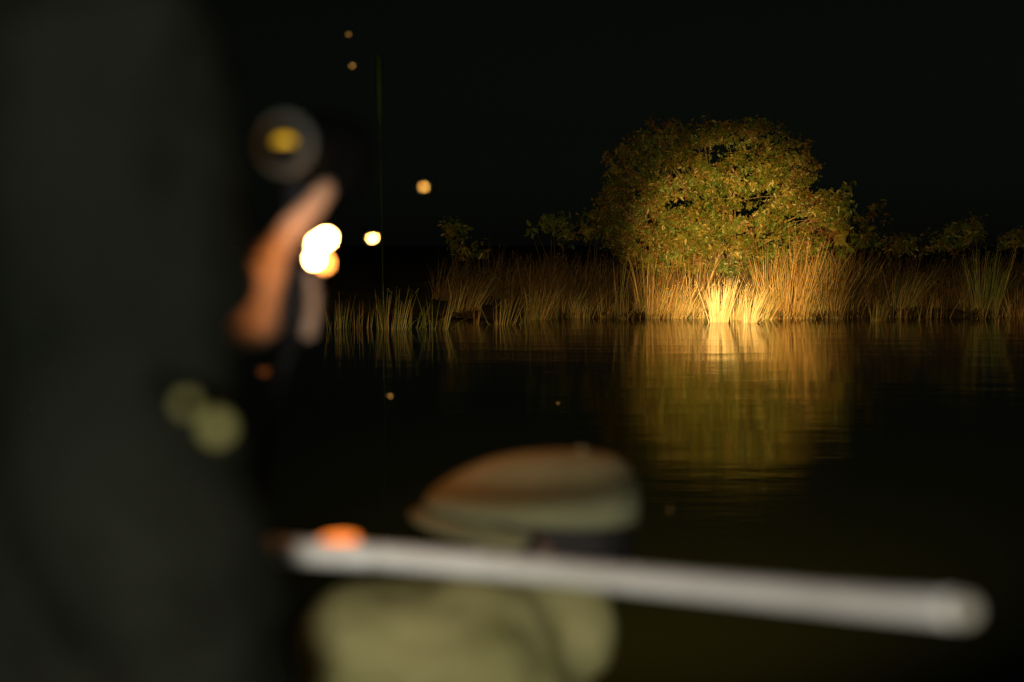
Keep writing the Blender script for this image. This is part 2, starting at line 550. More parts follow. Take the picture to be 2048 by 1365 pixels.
reed_clump(1755, 643, 588, 34, 40, "thin leaning golden reeds in the water on the right", (4, 3, 2, 0), .2, .45, foot_px=10)
reed_clump(1803, 630, 540, 54, 90, "green tussock sweeping right in the right half of the bank", (3, 4, 2, 0), .42, .5, foot_px=18, onland=True)
reed_clump(1837, 640, 556, 12, 5, "single long slanting stem with few shorter ones on the right", (4, 3, 1, 0), .12, .1)
reed_clump(1890, 628, 555, 36, 90, "dense brown tussock with a broad skirt near the right edge", (1, 0, 7, 0), .0, .5, foot_px=20, onland=True)
reed_clump(1935, 631, 560, 36, 40, "dim brown reeds between the skirted and the tall green tussock", (1, 2, 5, 0), .05, .5, onland=True)
reed_clump(1970, 634, 470, 50, 90, "tall upright dark green tussock near the right edge", (1, 7, 1, 0), .06, .3, foot_px=20)
reed_clump(1996, 644, 622, 12, 3, "two tiny crossed straws in the water at the far right", (5, 0, 0, 0), .2, .7)
reed_clump(2034, 634, 560, 50, 80, "brown drooping reeds cut by the right edge of the view", (1, 1, 6, 0), .0, .5, onland=True, bent=.3)

# faint upright streak, built as a slim shaft rising from the open water
pb = W(771, 812); root = empty("upright_streak", pb, "slim dark upright streak beyond the hand, running down to the water", "upright_streak")
mb = MB(); pt = P(757, 112, pb.y); mb.ring([pb + Vector((0, 0, -.8)), pb.lerp(pt, .5), pb.lerp(pt, .8)], [.005, .005, .007], 8); mb.build("streak_lower", M['upright_streak'], root)
mb = MB(); mb.ring([pb.lerp(pt, .8), pb.lerp(pt, .84), pt], [.007, .03, .04], 8); mb.build("streak_upper", M['upright_streak'], root)  # wider upper end of the streak

# driftwood
root = empty("driftwood", W(905, 637), "low driftwood log at the waterline among the left reeds", "log")
mb = MB(); p0 = W(885, 640); p1 = W(925, 634)
mb.ring([p0, p0.lerp(p1, .5) + Vector((0, 0, .08)), p1 + Vector((0, 0, .05))], [.04, .06, .03], 8)
mb.build("log", M['bark'], root)
mb = MB(); mb.ring([p0.lerp(p1, .4), p0.lerp(p1, .35) + Vector((.03, 0, .5)), p0.lerp(p1, .3) + Vector((-.02, 0, .9))], [.03, .02, .01], 7)
mb.build("branch", M['bark'], root)

# the reed belt behind: a mass nobody could count
bl = []
for _ in range(430):
    px = random.uniform(860, 2130)
    Y = random.uniform(31.8, 38.0) if px > 1000 else random.uniform(33.5, 38.0)
    x = (px - 1024) / FPX * Y
    if Y < shore_y(x) + 0.45 + .35 * math.sin(x * 5.1): continue
    if px < 1040 and random.random() < (1040 - px) / 180 * .7: continue
    z = ground_z(x, Y)
    H = random.uniform(.75, 1.5) * (1.12 if px > 1850 or px < 1180 else 1.0)
    if 1380 < px < 1720: H *= random.uniform(1.0, 1.6)
    wts = random.choice([(4, 1, 3), (2, 4, 1), (1, 1, 6), (5, 3, 1), (3, 2, 3)])
    ln = random.gauss(.16, .16)
    for _ in range(random.randint(16, 42)):
        a = random.uniform(0, 6.283); rr = random.random() ** .6
        h = H * random.uniform(.45, 1.0)
        rad = random.uniform(.1, .5) * rr
        sg = random.uniform(0, .6) if random.random() > .25 else random.uniform(.7, 1.5)
        bl.append(((x + .16 * rr * math.cos(a), Y + .14 * rr * math.sin(a), z - .05),
                   ((math.cos(a) * rad + ln + random.gauss(0, .09)) * h * (1.5 if sg > .7 else 1), math.sin(a) * rad * h, h * (.85 if sg > .7 else 1)),
                   sg, random.uniform(.008, .017), random.uniform(-.8, .8), random.choices((0, 1, 2), wts)[0]))
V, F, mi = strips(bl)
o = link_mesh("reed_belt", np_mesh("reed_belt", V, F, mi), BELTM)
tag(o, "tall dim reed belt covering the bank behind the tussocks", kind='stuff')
# fine seed heads and low litter in the belt
mb = MB()
for bld in random.sample(bl, 1100):
    b0, of = Vector(bld[0]), Vector(bld[1])
    t = b0 + of * Vector((1, 1, 1 - bld[2] * .5)).z if False else b0 + Vector((of.x, of.y, of.z * (1 - bld[2] * .5)))
    for _ in range(3):
        mb.ball(t + Vector((random.gauss(0, .03), random.gauss(0, .03), random.gauss(0, .05))), (.012, .012, .022), nu=5, nv=3)
o = mb.build("reed_plumes", M['belt_rust'], smooth=False)
tag(o, "small brown plumes on the dim reed belt", kind='stuff')
bl = []
for _ in range(1100):   # fine bright fringe between the tussocks
    px = random.uniform(1040, 2110)
    x = (px - 1024) / FPX * 31.3
    if math.sin(x * 3.7) + math.sin(x * 8.1 + 2) < random.uniform(-1.6, 1.0): continue
    y = shore_y(x) + random.uniform(-.35, .6)
    h = random.uniform(.25, .85)
    bl.append(((x, y, max(-.05, ground_z(x, y) - .05)), (random.gauss(.16, .22) * h, random.gauss(0, .1), h), random.uniform(0, 1.1), random.uniform(.007, .014), random.uniform(-.8, .8), random.choices((0, 1, 2), (5, 2, 3))[0]))
V, F, mi = strips(bl)
o = link_mesh("shore_grass", np_mesh("shore_grass", V, F, mi), REEDM)
tag(o, "fine grass fringe between the tussocks at the waterline", kind='stuff')
bl = []
for _ in range(2600):
    px = random.uniform(880, 2100)
    x = (px - 1024) / FPX * 31.5
    y = shore_y(x) + random.gauss(0, .28)
    a = random.uniform(0, math.pi)
    L = random.uniform(.1, .5)
    bl.append(((x, y, max(0.0, ground_z(x, y)) + random.uniform(.0, .08)), (L * math.cos(a), L * math.sin(a), random.uniform(-.02, .22)), .3, .016, a + 1.57, random.choices((0, 1, 2), (3, 1, 3))[0]))
V, F, mi = strips(bl, 2)
o = link_mesh("fallen_reeds", np_mesh("fallen_reeds", V, F, mi), BELTM)
tag(o, "fallen reed litter along the waterline", kind='stuff')

# ---------------------------------------------------------------- trees
LEAFM = [M['leaf_green'], M['leaf_olive'], M['leaf_rust']]
LEAF_V = np.array([(0, 0, 0), (.22, .30, .05), (.0, .34, -.02), (-.22, .30, .05), (.17, .68, .03), (-.17, .68, .03), (0, 1.0, -.06)])
LEAF_F = [(0, 1, 2), (0, 2, 3), (1, 4, 2), (2, 4, 6), (2, 6, 5), (2, 5, 3)]


def rand_rot(out, droop=0.3):
    """a leaf turned roughly outward with its tip hanging"""
    n = Vector(out) + Vector((random.gauss(0, .55), random.gauss(0, .55), random.gauss(.15, .5)))
    n.normalize()
    t = Vector((random.gauss(0, 1), random.gauss(0, 1), random.gauss(-droop, .8)))
    t = (t - n * t.dot(n)).normalized()
    s = t.cross(n)
    return Matrix((s, t, n)).transposed()


def leaf_cloud(lobes, total, size, mixfun, shell=0.55, gaps=()):
    """leaves grow in sprays along short twigs on and inside the lobes; hollows stay open"""
    V = []; F = []; mi = []
    Wt = [l[1] * l[2] for l in lobes]
    n_in = 13
    for _ in range(total // n_in):
        c, rx, rz, ry = random.choices(lobes, Wt)[0]
        d = Vector((random.gauss(0, 1), random.gauss(-.35, 1), random.gauss(0.1, 1))).normalized()
        r = random.uniform(shell, 1.0) ** 0.6
        r *= 1 + 0.2 * math.sin(d.x * 9 + c.x * 3) * math.sin(d.z * 8 + c.z * 5) + (random.random() < .07) * random.uniform(.05, .16)
        p = c + Vector((d.x * rx * r, d.y * ry * r, d.z * rz * r))
        if any(((p.x - g.x) / gx) ** 2 + ((p.z - g.z) / gz) ** 2 < random.uniform(.75, 1.25) for g, gx, gz in gaps): continue
        tw = (d + Vector((random.gauss(0, .6), random.gauss(0, .6), random.gauss(.35, .5)))).normalized()
        L = size * random.uniform(1.6, 3.0)
        kind = mixfun(p)
        s1 = random.choice((.65, .8, .95, 1.0, 1.15, 1.45))
        for j in range(n_in):
            t = (j + .5) / n_in
            q = p + tw * (L * (t - .4)) + Vector((random.gauss(0, .35), random.gauss(0, .35), random.gauss(0, .35))) * size
            m = rand_rot(d * .5 + tw * .6)
            s = size * random.uniform(.6, 1.15) * s1
            n0 = len(V)
            vv = (LEAF_V * s) @ np.array(m).T + np.array(q)
            V.extend(vv.tolist())
            F.extend([tuple(i + n0 for i in f) for f in LEAF_F])
            mi.extend([kind if random.random() < .75 else mixfun(q)] * len(LEAF_F))
    return V, F, mi


leaf_meshes = []
for k in range(3):
    lm = np_mesh("leaf", LEAF_V, LEAF_F)
    lm.materials.append(LEAFM[k])
    leaf_meshes.append(lm)


def place_leaf(parent, p, rot, s, k):
    o = bpy.data.objects.new("leaf", leaf_meshes[k])
    COL.objects.link(o)
    o.parent = parent
    o.matrix_parent_inverse = Matrix.Translation(parent.location).inverted()
    o.matrix_world = Matrix.Translation(p) @ rot.to_4x4() @ Matrix.Scale(s, 4)
    return o


def lobe(px, py, rx, rz, Y, ry=None):
    ppm = FPX / Y
    return (P(px, py, Y), rx / ppm, rz / ppm, (ry or (rx * .8)) / ppm)


TY = 33.6
tl = [lobe(1492, 282, 84, 46, TY + .3), lobe(1322, 292, 66, 46, TY + .5), lobe(1262, 345, 52, 58, TY + .3),
      lobe(1478, 356, 118, 50, TY - .7), lobe(1368, 362, 88, 52, TY - .4), lobe(1588, 335, 44, 56, TY + .2),
      lobe(1470, 436, 112, 46, TY - 1.0), lobe(1292, 424, 84, 62, TY - .2), lobe(1612, 425, 72, 58, TY - .2),
      lobe(1232, 412, 34, 60, TY + .4), lobe(1408, 280, 46, 34, TY + .6), lobe(1545, 395, 66, 48, TY - .7),
      lobe(1385, 452, 78, 44, TY - .9), lobe(1655, 430, 40, 44, TY), lobe(1440, 510, 120, 40, TY - .6), lobe(1290, 490, 80, 40, TY), lobe(1590, 500, 80, 40, TY),
      lobe(1240, 462, 36, 40, TY - .2), lobe(1330, 508, 90, 40, TY - .5)]
tbase = Vector(((1452 - 1024) / FPX * TY, TY, 0.1))
root = empty("leafy_tree", tbase, "large round leafy tree lit by the lamp behind the reeds", "tree")


def tree_mix(p):
    edge = abs(p.x - tbase.x) / 2.6 + max(0, p.z - 3.4) * .5
    return random.choices((0, 1, 2), (2.4, 2.2, 0.35 + max(0, edge - .25) * 2.6))[0]


tg = [lobe(1436, 298, 52, 9, TY), lobe(1395, 400, 46, 8, TY), lobe(1500, 398, 34, 9, TY), lobe(1420, 330, 16, 10, TY), lobe(1330, 350, 26, 8, TY),
      lobe(1478, 425, 30, 10, TY), lobe(1560, 372, 26, 9, TY), lobe(1345, 410, 14, 16, TY), lobe(1560, 440, 24, 9, TY), lobe(1280, 385, 26, 8, TY), lobe(1620, 385, 22, 8, TY), lobe(1520, 320, 30, 7, TY)]
tg = [(c, rx * 1.05, rz * 1.1) for c, rx, rz, ry in tg]
V, F, mi = leaf_cloud(tl, 37000, 0.105, tree_mix, .45, tg)
o = link_mesh("foliage", np_mesh("foliage", V, F, mi), LEAFM, root)
o['kind'] = 'stuff'
mb = MB()
mb.ring([tbase + Vector((0, 0, -.2)), tbase + Vector((.05, -.1, .6)), tbase + Vector((.12, -.1, 1.3)), tbase + Vector((.1, .1, 2.4)), tbase + Vector((0, .2, 3.3))], [.15, .12, .09, .05, .02], 10)
mb.build("trunk", M['bark'], root)
for (c, rx, rz, ry) in tl[:14]:
    mb = MB()
    s = tbase + Vector((random.uniform(-.1, .1), 0, random.uniform(.4, 1.4)))
    mid = s.lerp(c, .5) + Vector((random.uniform(-.2, .2), random.uniform(-.2, .1), random.uniform(-.1, .25)))
    mb.ring([s, mid, c, c + Vector((random.uniform(-.3, .3), -ry * .7, rz * .4))], [.05, .03, .016, .004], 7)
    for _ in range(5):
        e = c + Vector((random.uniform(-rx, rx), random.uniform(-ry, 0), random.uniform(-rz, rz))) * .9
        q = mid.lerp(c, random.random())
        mb.ring([q, q.lerp(e, .5) + Vector((0, 0, .06)), e], [.012, .008, .003], 5)
    mb.build("branch", M['bark'], root)
# the single leaves that can be picked out on the front of the crown
for _ in range(280):
    c, rx, rz, ry = random.choice(tl[:14])
    d = Vector((random.gauss(0, .8), -abs(random.gauss(.7, .5)), random.gauss(.2, .7))).normalized()
    p = c + Vector((d.x * rx, d.y * ry, d.z * rz)) * random.uniform(1.0, 1.08)
    place_leaf(root, p, rand_rot(d, .5), random.uniform(.12, .18), random.choices((0, 1, 2), (3, 3, 1))[0])


def shrub(name, label, lobes, n, size, mix, base, nleaf=0, bigsize=.2, stems=4, cat="shrub", group=None):
    root = empty(name, base, label, cat, group)
    V, F, mi = leaf_cloud(lobes, n, size, lambda p: random.choices((0, 1, 2), mix)[0], .3)
    o = link_mesh("foliage", np_mesh("foliage", V, F, mi), LEAFM, root)
    o['kind'] = 'stuff'
    for k in range(stems):
        mb = MB()
        c, rx, rz, ry = lobes[k % len(lobes)]
        e = c + Vector((random.uniform(-rx, rx), random.uniform(-ry, ry), rz * .35))
        s = Vector(base) + Vector((random.uniform(-.15, .15), 0, 0))
        mb.ring([s, s.lerp(e, .5) + Vector((random.uniform(-.1, .1), 0, .1)), e], [.022, .013, .004], 6)
        mb.build("stem", M['bark_dark'], root)
    for _ in range(nleaf):
        c, rx, rz, ry = random.choice(lobes)
        d = Vector((random.gauss(0, 1), -abs(random.gauss(.5, .6)), random.gauss(.3, 1))).normalized()
        p = c + Vector((d.x * rx, d.y * ry, d.z * rz))
        place_leaf(root, p, rand_rot(d, .1), bigsize * random.uniform(.7, 1.3), random.choices((0, 1, 2), mix)[0])
    return root


def gbase(px, Y):
    x = (px - 1024) / FPX * Y
    return Vector((x, Y, ground_z(x, Y) - .05))


shrub("broadleaf_shrub", "sparse shrub with large broad leaves against the right of the tree", [lobe(1688, 395, 24, 34, 33.2), lobe(1715, 430, 34, 36, 33.0), lobe(1752, 452, 26, 30, 33.4), lobe(1700, 480, 50, 30, 33)],
      420, .17, (4, 2, 1), gbase(1705, 33.2), 60, .27, 6)
shrub("small_shrub", "small pale green shrub above the reeds left of the tree", [lobe(1112, 446, 30, 14, 35.5), lobe(1060, 455, 14, 8, 35.5)], 260, .13, (5, 1, 0), gbase(1110, 35.5), 16, .17, 5)
shrub("dark_shrub", "dark low bush between the small shrub and the tree", [lobe(1180, 455, 32, 24, 34.8), lobe(1200, 420, 16, 20, 34.6), lobe(1150, 470, 40, 20, 35)], 700, .12, (3, 2, 2), gbase(1180, 34.8), 10, .15, 4)
shrub("dim_bush", "barely lit dark bush at the far left of the bank", [lobe(905, 455, 18, 22, 37), lobe(930, 495, 34, 26, 37)], 420, .14, (3, 2, 1), gbase(915, 37), 12, .2, 5)
shrub("round_bush", "dim green round bush above the reeds at the right edge", [lobe(1930, 470, 44, 26, 36), lobe(1950, 452, 14, 20, 36.2), lobe(1890, 486, 34, 22, 36)], 1100, .12, (4, 2, 1), gbase(1925, 36), 14, .17, 5)
shrub("low_bush", "dim brown bush between the tree and the round bush", [lobe(1820, 490, 46, 22, 36), lobe(1780, 490, 34, 20, 35)], 800, .1, (2, 2, 3), gbase(1815, 36), 8, .15, 5)
shrub("edge_bush", "dim green bush cut by the right edge of the view", [lobe(2030, 482, 44, 22, 37), lobe(2080, 470, 40, 30, 37)], 700, .12, (4, 2, 1), gbase(2040, 37), 8, .15, 4)

# ---------------------------------------------------------------- the boat
DECK = 0.4
boat = empty("boat", (0, 0, 0), "low dark boat with a white tubular hand rail across the foreground", "boat")


def hull_half(y):
    if y < 1.0: return 0.95
    return max(0.03, 0.95 * (1 - ((y - 1.0) / 1.9) ** 2.2))


mb = MB()
ys = [-3.0, -2, -1, 0, 1, 1.4, 1.8, 2.2, 2.5, 2.7, 2.85, 2.9]
rows = []
for y in ys:
    w = hull_half(y)
    rows.append([(-w, y, .62), (-w * .97, y, .1), (-w * .75, y, -.22), (w * .75, y, -.22), (w * .97, y, .1), (w, y, .62),
                 (w * .95, y, .62), (w * .93, y, .39), (-w * .93, y, .39), (-w * .95, y, .62)])
vs = [p for r_ in rows for p in r_]
fs = []
for j in range(len(rows) - 1):
    for k in range(10):
        k2 = (k + 1) % 10
        fs.append((j * 10 + k, (j + 1) * 10 + k, (j + 1) * 10 + k2, j * 10 + k2))
fs.append(tuple(range(10))); fs.append(tuple((len(rows) - 1) * 10 + k for k in range(9, -1, -1)))
mb.add(vs, fs)
mb.build("hull", M['hull'], boat, False)
mb = MB()
for j in range(len(ys) - 2):
    w0, w1 = hull_half(ys[j]) * .92, hull_half(ys[j + 1]) * .92
    mb.add([(-w0, ys[j], DECK), (w0, ys[j], DECK), (w1, ys[j + 1], DECK), (-w1, ys[j + 1], DECK)], [(0, 1, 2, 3)])
mb.build("deck", M['deck'], boat, False)
rl = P(568, 1102, 1.2); rr_ = P(1950, 1222, .80)
dirn = (rl - rr_).normalized()
far = rl + Vector((-.56, .10, .012))
mb = MB()
ctl = [far, rl, P(760, 1113, 1.195), P(940, 1128, 1.165), P(1130, 1146, 1.115), P(1330, 1166, 1.04), P(1530, 1185, .96), P(1730, 1204, .88), rr_ - (rr_ - P(1730, 1204, .88)).normalized() * .013, rr_]
cur = []
for i in range(len(ctl) - 1):
    a_, b_ = ctl[i], ctl[i + 1]
    pa = ctl[max(i - 1, 0)]; pb = ctl[min(i + 2, len(ctl) - 1)]
    nn = 8 if i < len(ctl) - 2 else 5
    for k in range(nn):
        t = k / nn
        cur.append(0.5 * ((2 * a_) + (b_ - pa) * t + (2 * pa - 5 * a_ + 4 * b_ - pb) * t * t + (3 * a_ - pa - 3 * b_ + pb) * t ** 3) if i < len(ctl) - 3 else a_.lerp(b_, t))
cur.append(ctl[-1])
nr = len(cur)
pl = MB(); pl.ring(cur[-6:], [.0086 * (max(.02, 1 - (k / 5) ** 3)) ** .5 for k in range(6)], 20); pl.build('rail_tip_dimmed', M['dim_tip'], boat)  # rail tip split off in a darker tone to dull the lantern light
mb.ring(cur[:-5], [.0112 - .0026 * k / (nr - 6) for k in range(nr - 5)], 20)
rail = mb.build("hand_rail", M['rail'], boat)
rail['label'] = "white painted tube rail with a rounded free end"
mk = MB(); mk.ball(P(678, 1080, 1.197), (.017, .005, .005), Matrix.Rotation(R(-4), 3, 'Y')); mk.build("painted_rail_glint", M['painted_glint'], boat)  # glowing sliver added as the bulbs' orange glint, no lamp on the rail
for q in (rl + Vector((-.16, .035, .003)), far):
    mb = MB(); mb.ring([(q.x, q.y, DECK), (q.x, q.y, q.z)], .016, 12)
    mb.build("rail_post", M['rail'], boat)
mb = MB(); mb.box((-.02, 1.62, .535), (.7, .42, .27)); mb.build("locker_seat", M['deck'], boat, False)

# deck lantern on its post behind the camera: the white light on the rail
LX, LYY, LZ = .10, -1.45, 1.5
lt = empty("deck_lantern", (LX, LYY, DECK), "white deck lantern on a thin post at the stern", "lantern")
mb = MB(); mb.ring([(LX, LYY, DECK), (LX, LYY, LZ - .1)], .018, 10); mb.build("post", M['black'], lt)
mb = MB(); mb.ball((LX, LYY, LZ), .055); mb.build("globe", M['lantern_glass'], lt)
mb = MB(); mb.ring([(LX, LYY, LZ + .045), (LX, LYY, LZ + .09)], [.07, .02], 14); mb.build("cap", M['black'], lt)
ld = bpy.data.lights.new("lantern_light", 'POINT')
ld.energy = 165; ld.color = (1.0, .97, .88); ld.shadow_soft_size = .075
lo = bpy.data.objects.new("lantern_light", ld); COL.objects.link(lo)
lo.location = (LX, LYY + .14, LZ - .03); lo.parent = lt
lo.matrix_parent_inverse = Matrix.Translation(lt.location).inverted()


# ---------------------------------------------------------------- people
def head(mb, c, face, s=1.0, top=.1):
    """skull, jaw, brow, nose, lips, ears around centre c, looking along face"""
    f = Vector(face).normalized(); u = Vector((0, 0, 1)); u = (u - f * u.dot(f)).normalized(); r = f.cross(u)
    rot = Matrix((r, f, u)).transposed()
    L = lambda x, y, z: Vector(c) + rot @ Vector((x * s, y * s, z * s))
    mb.ball(L(0, -.01, .02), (.076 * s, .095 * s, top * s), rot)
    mb.ball(L(0, .03, -.045), (.06 * s, .062 * s, .07 * s), rot)
    mb.ball(L(0, .062, -.095), (.032 * s, .028 * s, .022 * s), rot)
    mb.capsule(L(0, .085, .005), L(0, .108, -.032), .010 * s, .015 * s)
    mb.capsule(L(-.04, .075, .022), L(.04, .075, .022), .014 * s, .014 * s)
    mb.capsule(L(-.02, .088, -.066), L(.02, .088, -.066), .009 * s, .009 * s)
    for sx in (-1, 1):
        mb.ball(L(sx * .08, -.005, -.01), (.012 * s, .02 * s, .032 * s), rot)
        mb.ball(L(sx * .042, .058, -.03), (.022 * s, .02 * s, .024 * s), rot)
    return rot, L


# person A: stands close on the left, mostly dark jacket, left hand holds the lamp
A = empty("person", (-.42, .97, DECK), "standing person in a dark jacket holding the glowing lamp at the left", "person")
hipA = Vector((-.41, .98, 1.26)); chA = Vector((-.40, .96, 1.62)); neckA = Vector((-.385, .985, 1.86))
shR = Vector((-.245, .845, 1.71)); elR = Vector((-.228, .83, 1.45)); elR2 = Vector((-.205, .845, 1.38)); wrR = Vector((-.185, .93, 1.17))
shL = Vector((-.545, 1.08, 1.72)); elL = Vector((-.50, 1.21, 1.46)); wrL = P(452, 628, 1.26)
faceA = Vector((.55, .83, -.03))
body = MB()
rotA, LA = head(body, Vector((-.365, 1.01, 2.01)), faceA)
body.capsule(neckA, Vector((-.37, 1.0, 1.95)), .06, .055)
body.capsule(hipA, chA, .13, .12); body.capsule(chA, neckA, .1, .07)
body.capsule(shL, shR, .06, .06)
body.capsule(shR, elR2, .052, .042); body.capsule(elR2, wrR, .042, .028)
body.capsule(shL, elL, .052, .042); body.capsule(elL, wrL, .042, .027)
legs = []
for sx in (-1, 1):
    h = hipA + Vector((.77, -.64, 0)) * (.09 * sx)
    k = h + Vector((.02, .03, -.42)); a = k + Vector((-.02, -.02, -.38)); t = a + Vector((.1, .13, -.04))
    legs.append((h, k, a, t))
    body.capsule(h, k, .085, .058); body.capsule(k, a, .055, .04); body.capsule(a, t, .04, .03)


def finger(mb, pts, r0, r1):
    n = len(pts) - 1
    for i in range(n):
        mb.capsule(pts[i], pts[i + 1], r0 + (r1 - r0) * i / n, r0 + (r1 - r0) * (i + 1) / n, 10)


# left hand round the grip: palm on the left of it, thumb up along the lamp, fingers closing round the far side
pal = MB()
hand_parts = [
    (P(452, 628, 1.26), P(500, 600, 1.29), .027, .026), (P(468, 650, 1.26), P(508, 655, 1.29), .022, .020),
    (P(500, 640, 1.29), P(520, 560, 1.31), .024, .023), (P(505, 595, 1.29), P(540, 520, 1.32), .024, .020),
    (P(520, 560, 1.31), P(555, 500, 1.33), .021, .016)]
for h in hand_parts: body.capsule(*h)
finger(body, [P(540, 515, 1.31), P(586, 455, 1.315), P(625, 415, 1.32), P(652, 378, 1.325)], .0165, .0095)
fy = [548, 588, 626, 660]
for i, y in enumerate(fy):
    ln = (.0, 4, 1, -6)[i]
    finger(body, [P(535, y - 6, 1.335), P(556, y - 4, 1.385), P(598, y, 1.405), P(626 + ln, y + 3, 1.375), P(622 + ln, y + 5, 1.345)], .0105, .0075)
# right hand hanging, relaxed
body.capsule(wrR, wrR + Vector((.01, .04, -.08)), .03, .034)
for i in range(4):
    b0 = wrR + Vector((.012 + (i - 1.5) * .012, .05 + (i - 1.5) * .012, -.11)); 
    finger(body, [b0, b0 + Vector((-.005, .02, -.035)), b0 + Vector((-.015, .02, -.062)), b0 + Vector((-.03, .015, -.08))][: (4 if i in (1, 2) else 4)], .0095, .007)
finger(body, [wrR + Vector((-.02, .03, -.04)), wrR + Vector((-.045, .05, -.075)), wrR + Vector((-.05, .055, -.105))], .012, .009)
body.build_fused("body", M['skin'], A, .0045, 5)

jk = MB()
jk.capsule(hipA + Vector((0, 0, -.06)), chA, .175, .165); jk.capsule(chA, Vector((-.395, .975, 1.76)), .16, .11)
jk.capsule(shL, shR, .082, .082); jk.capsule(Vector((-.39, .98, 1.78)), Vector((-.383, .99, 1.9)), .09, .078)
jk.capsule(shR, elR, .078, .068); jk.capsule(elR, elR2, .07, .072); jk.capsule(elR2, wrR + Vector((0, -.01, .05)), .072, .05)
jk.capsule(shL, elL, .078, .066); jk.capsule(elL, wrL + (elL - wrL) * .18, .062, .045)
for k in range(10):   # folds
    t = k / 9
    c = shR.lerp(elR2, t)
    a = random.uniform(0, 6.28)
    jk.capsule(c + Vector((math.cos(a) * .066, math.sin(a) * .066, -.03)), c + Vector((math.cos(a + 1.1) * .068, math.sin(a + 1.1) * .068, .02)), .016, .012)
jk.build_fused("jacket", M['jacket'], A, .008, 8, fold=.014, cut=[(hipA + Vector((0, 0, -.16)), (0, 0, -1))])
tr = MB()
for h, k, a, t in legs:
    tr.capsule(h, k, .105, .075); tr.capsule(k, a + Vector((0, 0, .04)), .075, .06)
tr.capsule(legs[0][0], legs[1][0], .11, .11); tr.capsule(hipA, hipA + Vector((0, 0, .05)), .14, .14)
tr.build_fused("trousers", M['trouser'], A, .012, 5)
for h, k, a, t in legs:
    bo = MB(); bo.capsule(a + Vector((0, 0, .08)), a + Vector((0, 0, .0)), .052, .05); bo.capsule(a + Vector((-.02, -.03, -.01)), t + Vector((0, 0, .015)), .048, .042)
    bo.build_fused("boot", M['boot'], A, .008, 3)
hr = MB(); hr.ball(LA(0, -.022, .04), (.086, .097, .092), rotA); hr.ball(LA(0, -.05, -.02), (.08, .07, .08), rotA)
hr.build_fused("hair", M['hair'], A, .008, 3)
for sx in (-1, 1):
    e = MB(); e.ball(LA(sx * .032, .078, .0), .011); e.build("eye", M['eye'], A)
# two brass snaps on a strap across the sleeve edge
def on_jacket(px, py, Y): return P(px, py, Y)
st = MB()
s0, s1 = on_jacket(300, 770, .748), on_jacket(470, 895, .742)
st.ring([s0, s0.lerp(s1, .5) + Vector((0, -.004, 0)), s1], .006, 8); st.build("strap", M['jacket'], A)
for (px, py, r_) in ((376, 806, .0044), (436, 854, .0068)):
    c = on_jacket(px, py, .735)
    sn = MB(); sn.ring([c, c + Vector((0, -.004, 0)), c + Vector((0, -.006, 0))], [r_, r_, r_ * .6], 14); sn.build("snap_button", M['brass'], A)

# the hand lamp: round back cap with yellow badge, grip, glowing bulbs, cord
HC = P(570, 288, 1.30)
beam_to = P(1452, 545, 30.5)
ax = (beam_to - HC).normalized()
lamp = empty("hand_lamp", P(590, 690, 1.36), "dark hand held spotlight with round back, yellow badge and white hot bulbs", "spotlight")
hb = MB()
hb.ring([HC, HC + ax * .02, HC + ax * .07, HC + ax * .12, HC + ax * .15], [.021, .027, .031, .044, .046], 28)
hb.build("housing", M['black'], lamp)
rb = MB()
nseg = 36
x_ = ax.cross(Vector((0, 0, 1))).normalized(); y_ = x_.cross(ax)
cirp = [HC - ax * .002 + x_ * (.0255 * math.cos(2 * math.pi * k / nseg)) + y_ * (.0255 * math.sin(2 * math.pi * k / nseg)) for k in range(nseg)]
rb.ring(cirp + cirp[:1], .0034, 8, cap=False); rb.build("rear_rim", M['grey'], lamp)
bd = MB(); bc = HC - ax * .003
pts2 = []
for k in range(13):
    a = math.pi * k / 12
    pts2.append((.0095 * math.cos(a), .0072 * math.sin(a)))
vs = [bc + x_ * a_ + y_ * b_ for a_, b_ in pts2] + [bc + ax * .004 + x_ * a_ + y_ * b_ for a_, b_ in pts2]
n_ = len(pts2)
bd.add(vs, [tuple(range(n_))] + [tuple(range(2 * n_ - 1, n_ - 1, -1))] + [(k, (k + 1) % n_, n_ + (k + 1) % n_, n_ + k) for k in range(n_)])
bd.build("badge", M['badge'], lamp, False)
LENSC = HC + ax * .152
le = MB(); le.ring([LENSC - ax * .001, LENSC + ax * .002], [.043, .043], 28); le.build("lens", M['lens'], lamp)
gp = MB()
gp.ring([HC + ax * .06, P(588, 420, 1.37), P(592, 520, 1.372), P(586, 620, 1.368), P(578, 700, 1.36)], [.02, .017, .0155, .0155, .013], 14)
gp.build("grip", M['black'], lamp)
sb = MB(); sb.capsule(P(594, 505, 1.365), P(640, 503, 1.252), .007, .006); sb.ring([P(640, 520, 1.25), P(646, 480, 1.25)], [.007, .007], 10); sb.build("bulb_socket", M['black'], lamp, False)
for (px, py, r_, m) in ((634, 489, .0032, 'bulb'), (644, 482, .003, 'bulb'), (653, 477, .0032, 'bulb'), (629, 518, .0032, 'bulb'), (648, 526, .004, 'bulb_dim')):
    bu = MB(); bu.ball(P(px, py, 1.235), r_, nu=10, nv=6); bu.build("bulb", M[m], lamp)
cd = MB()
cd.ring([P(578, 698, 1.36), P(566, 740, 1.37), P(548, 800, 1.38), P(540, 870, 1.38), P(525, 960, 1.38), P(500, 1100, 1.4), Vector((-.3, 1.42, .6)), Vector((-.32, 1.4, DECK + .01))], [.006] * 8, 8)
cd.build("cord", M['black'], lamp)


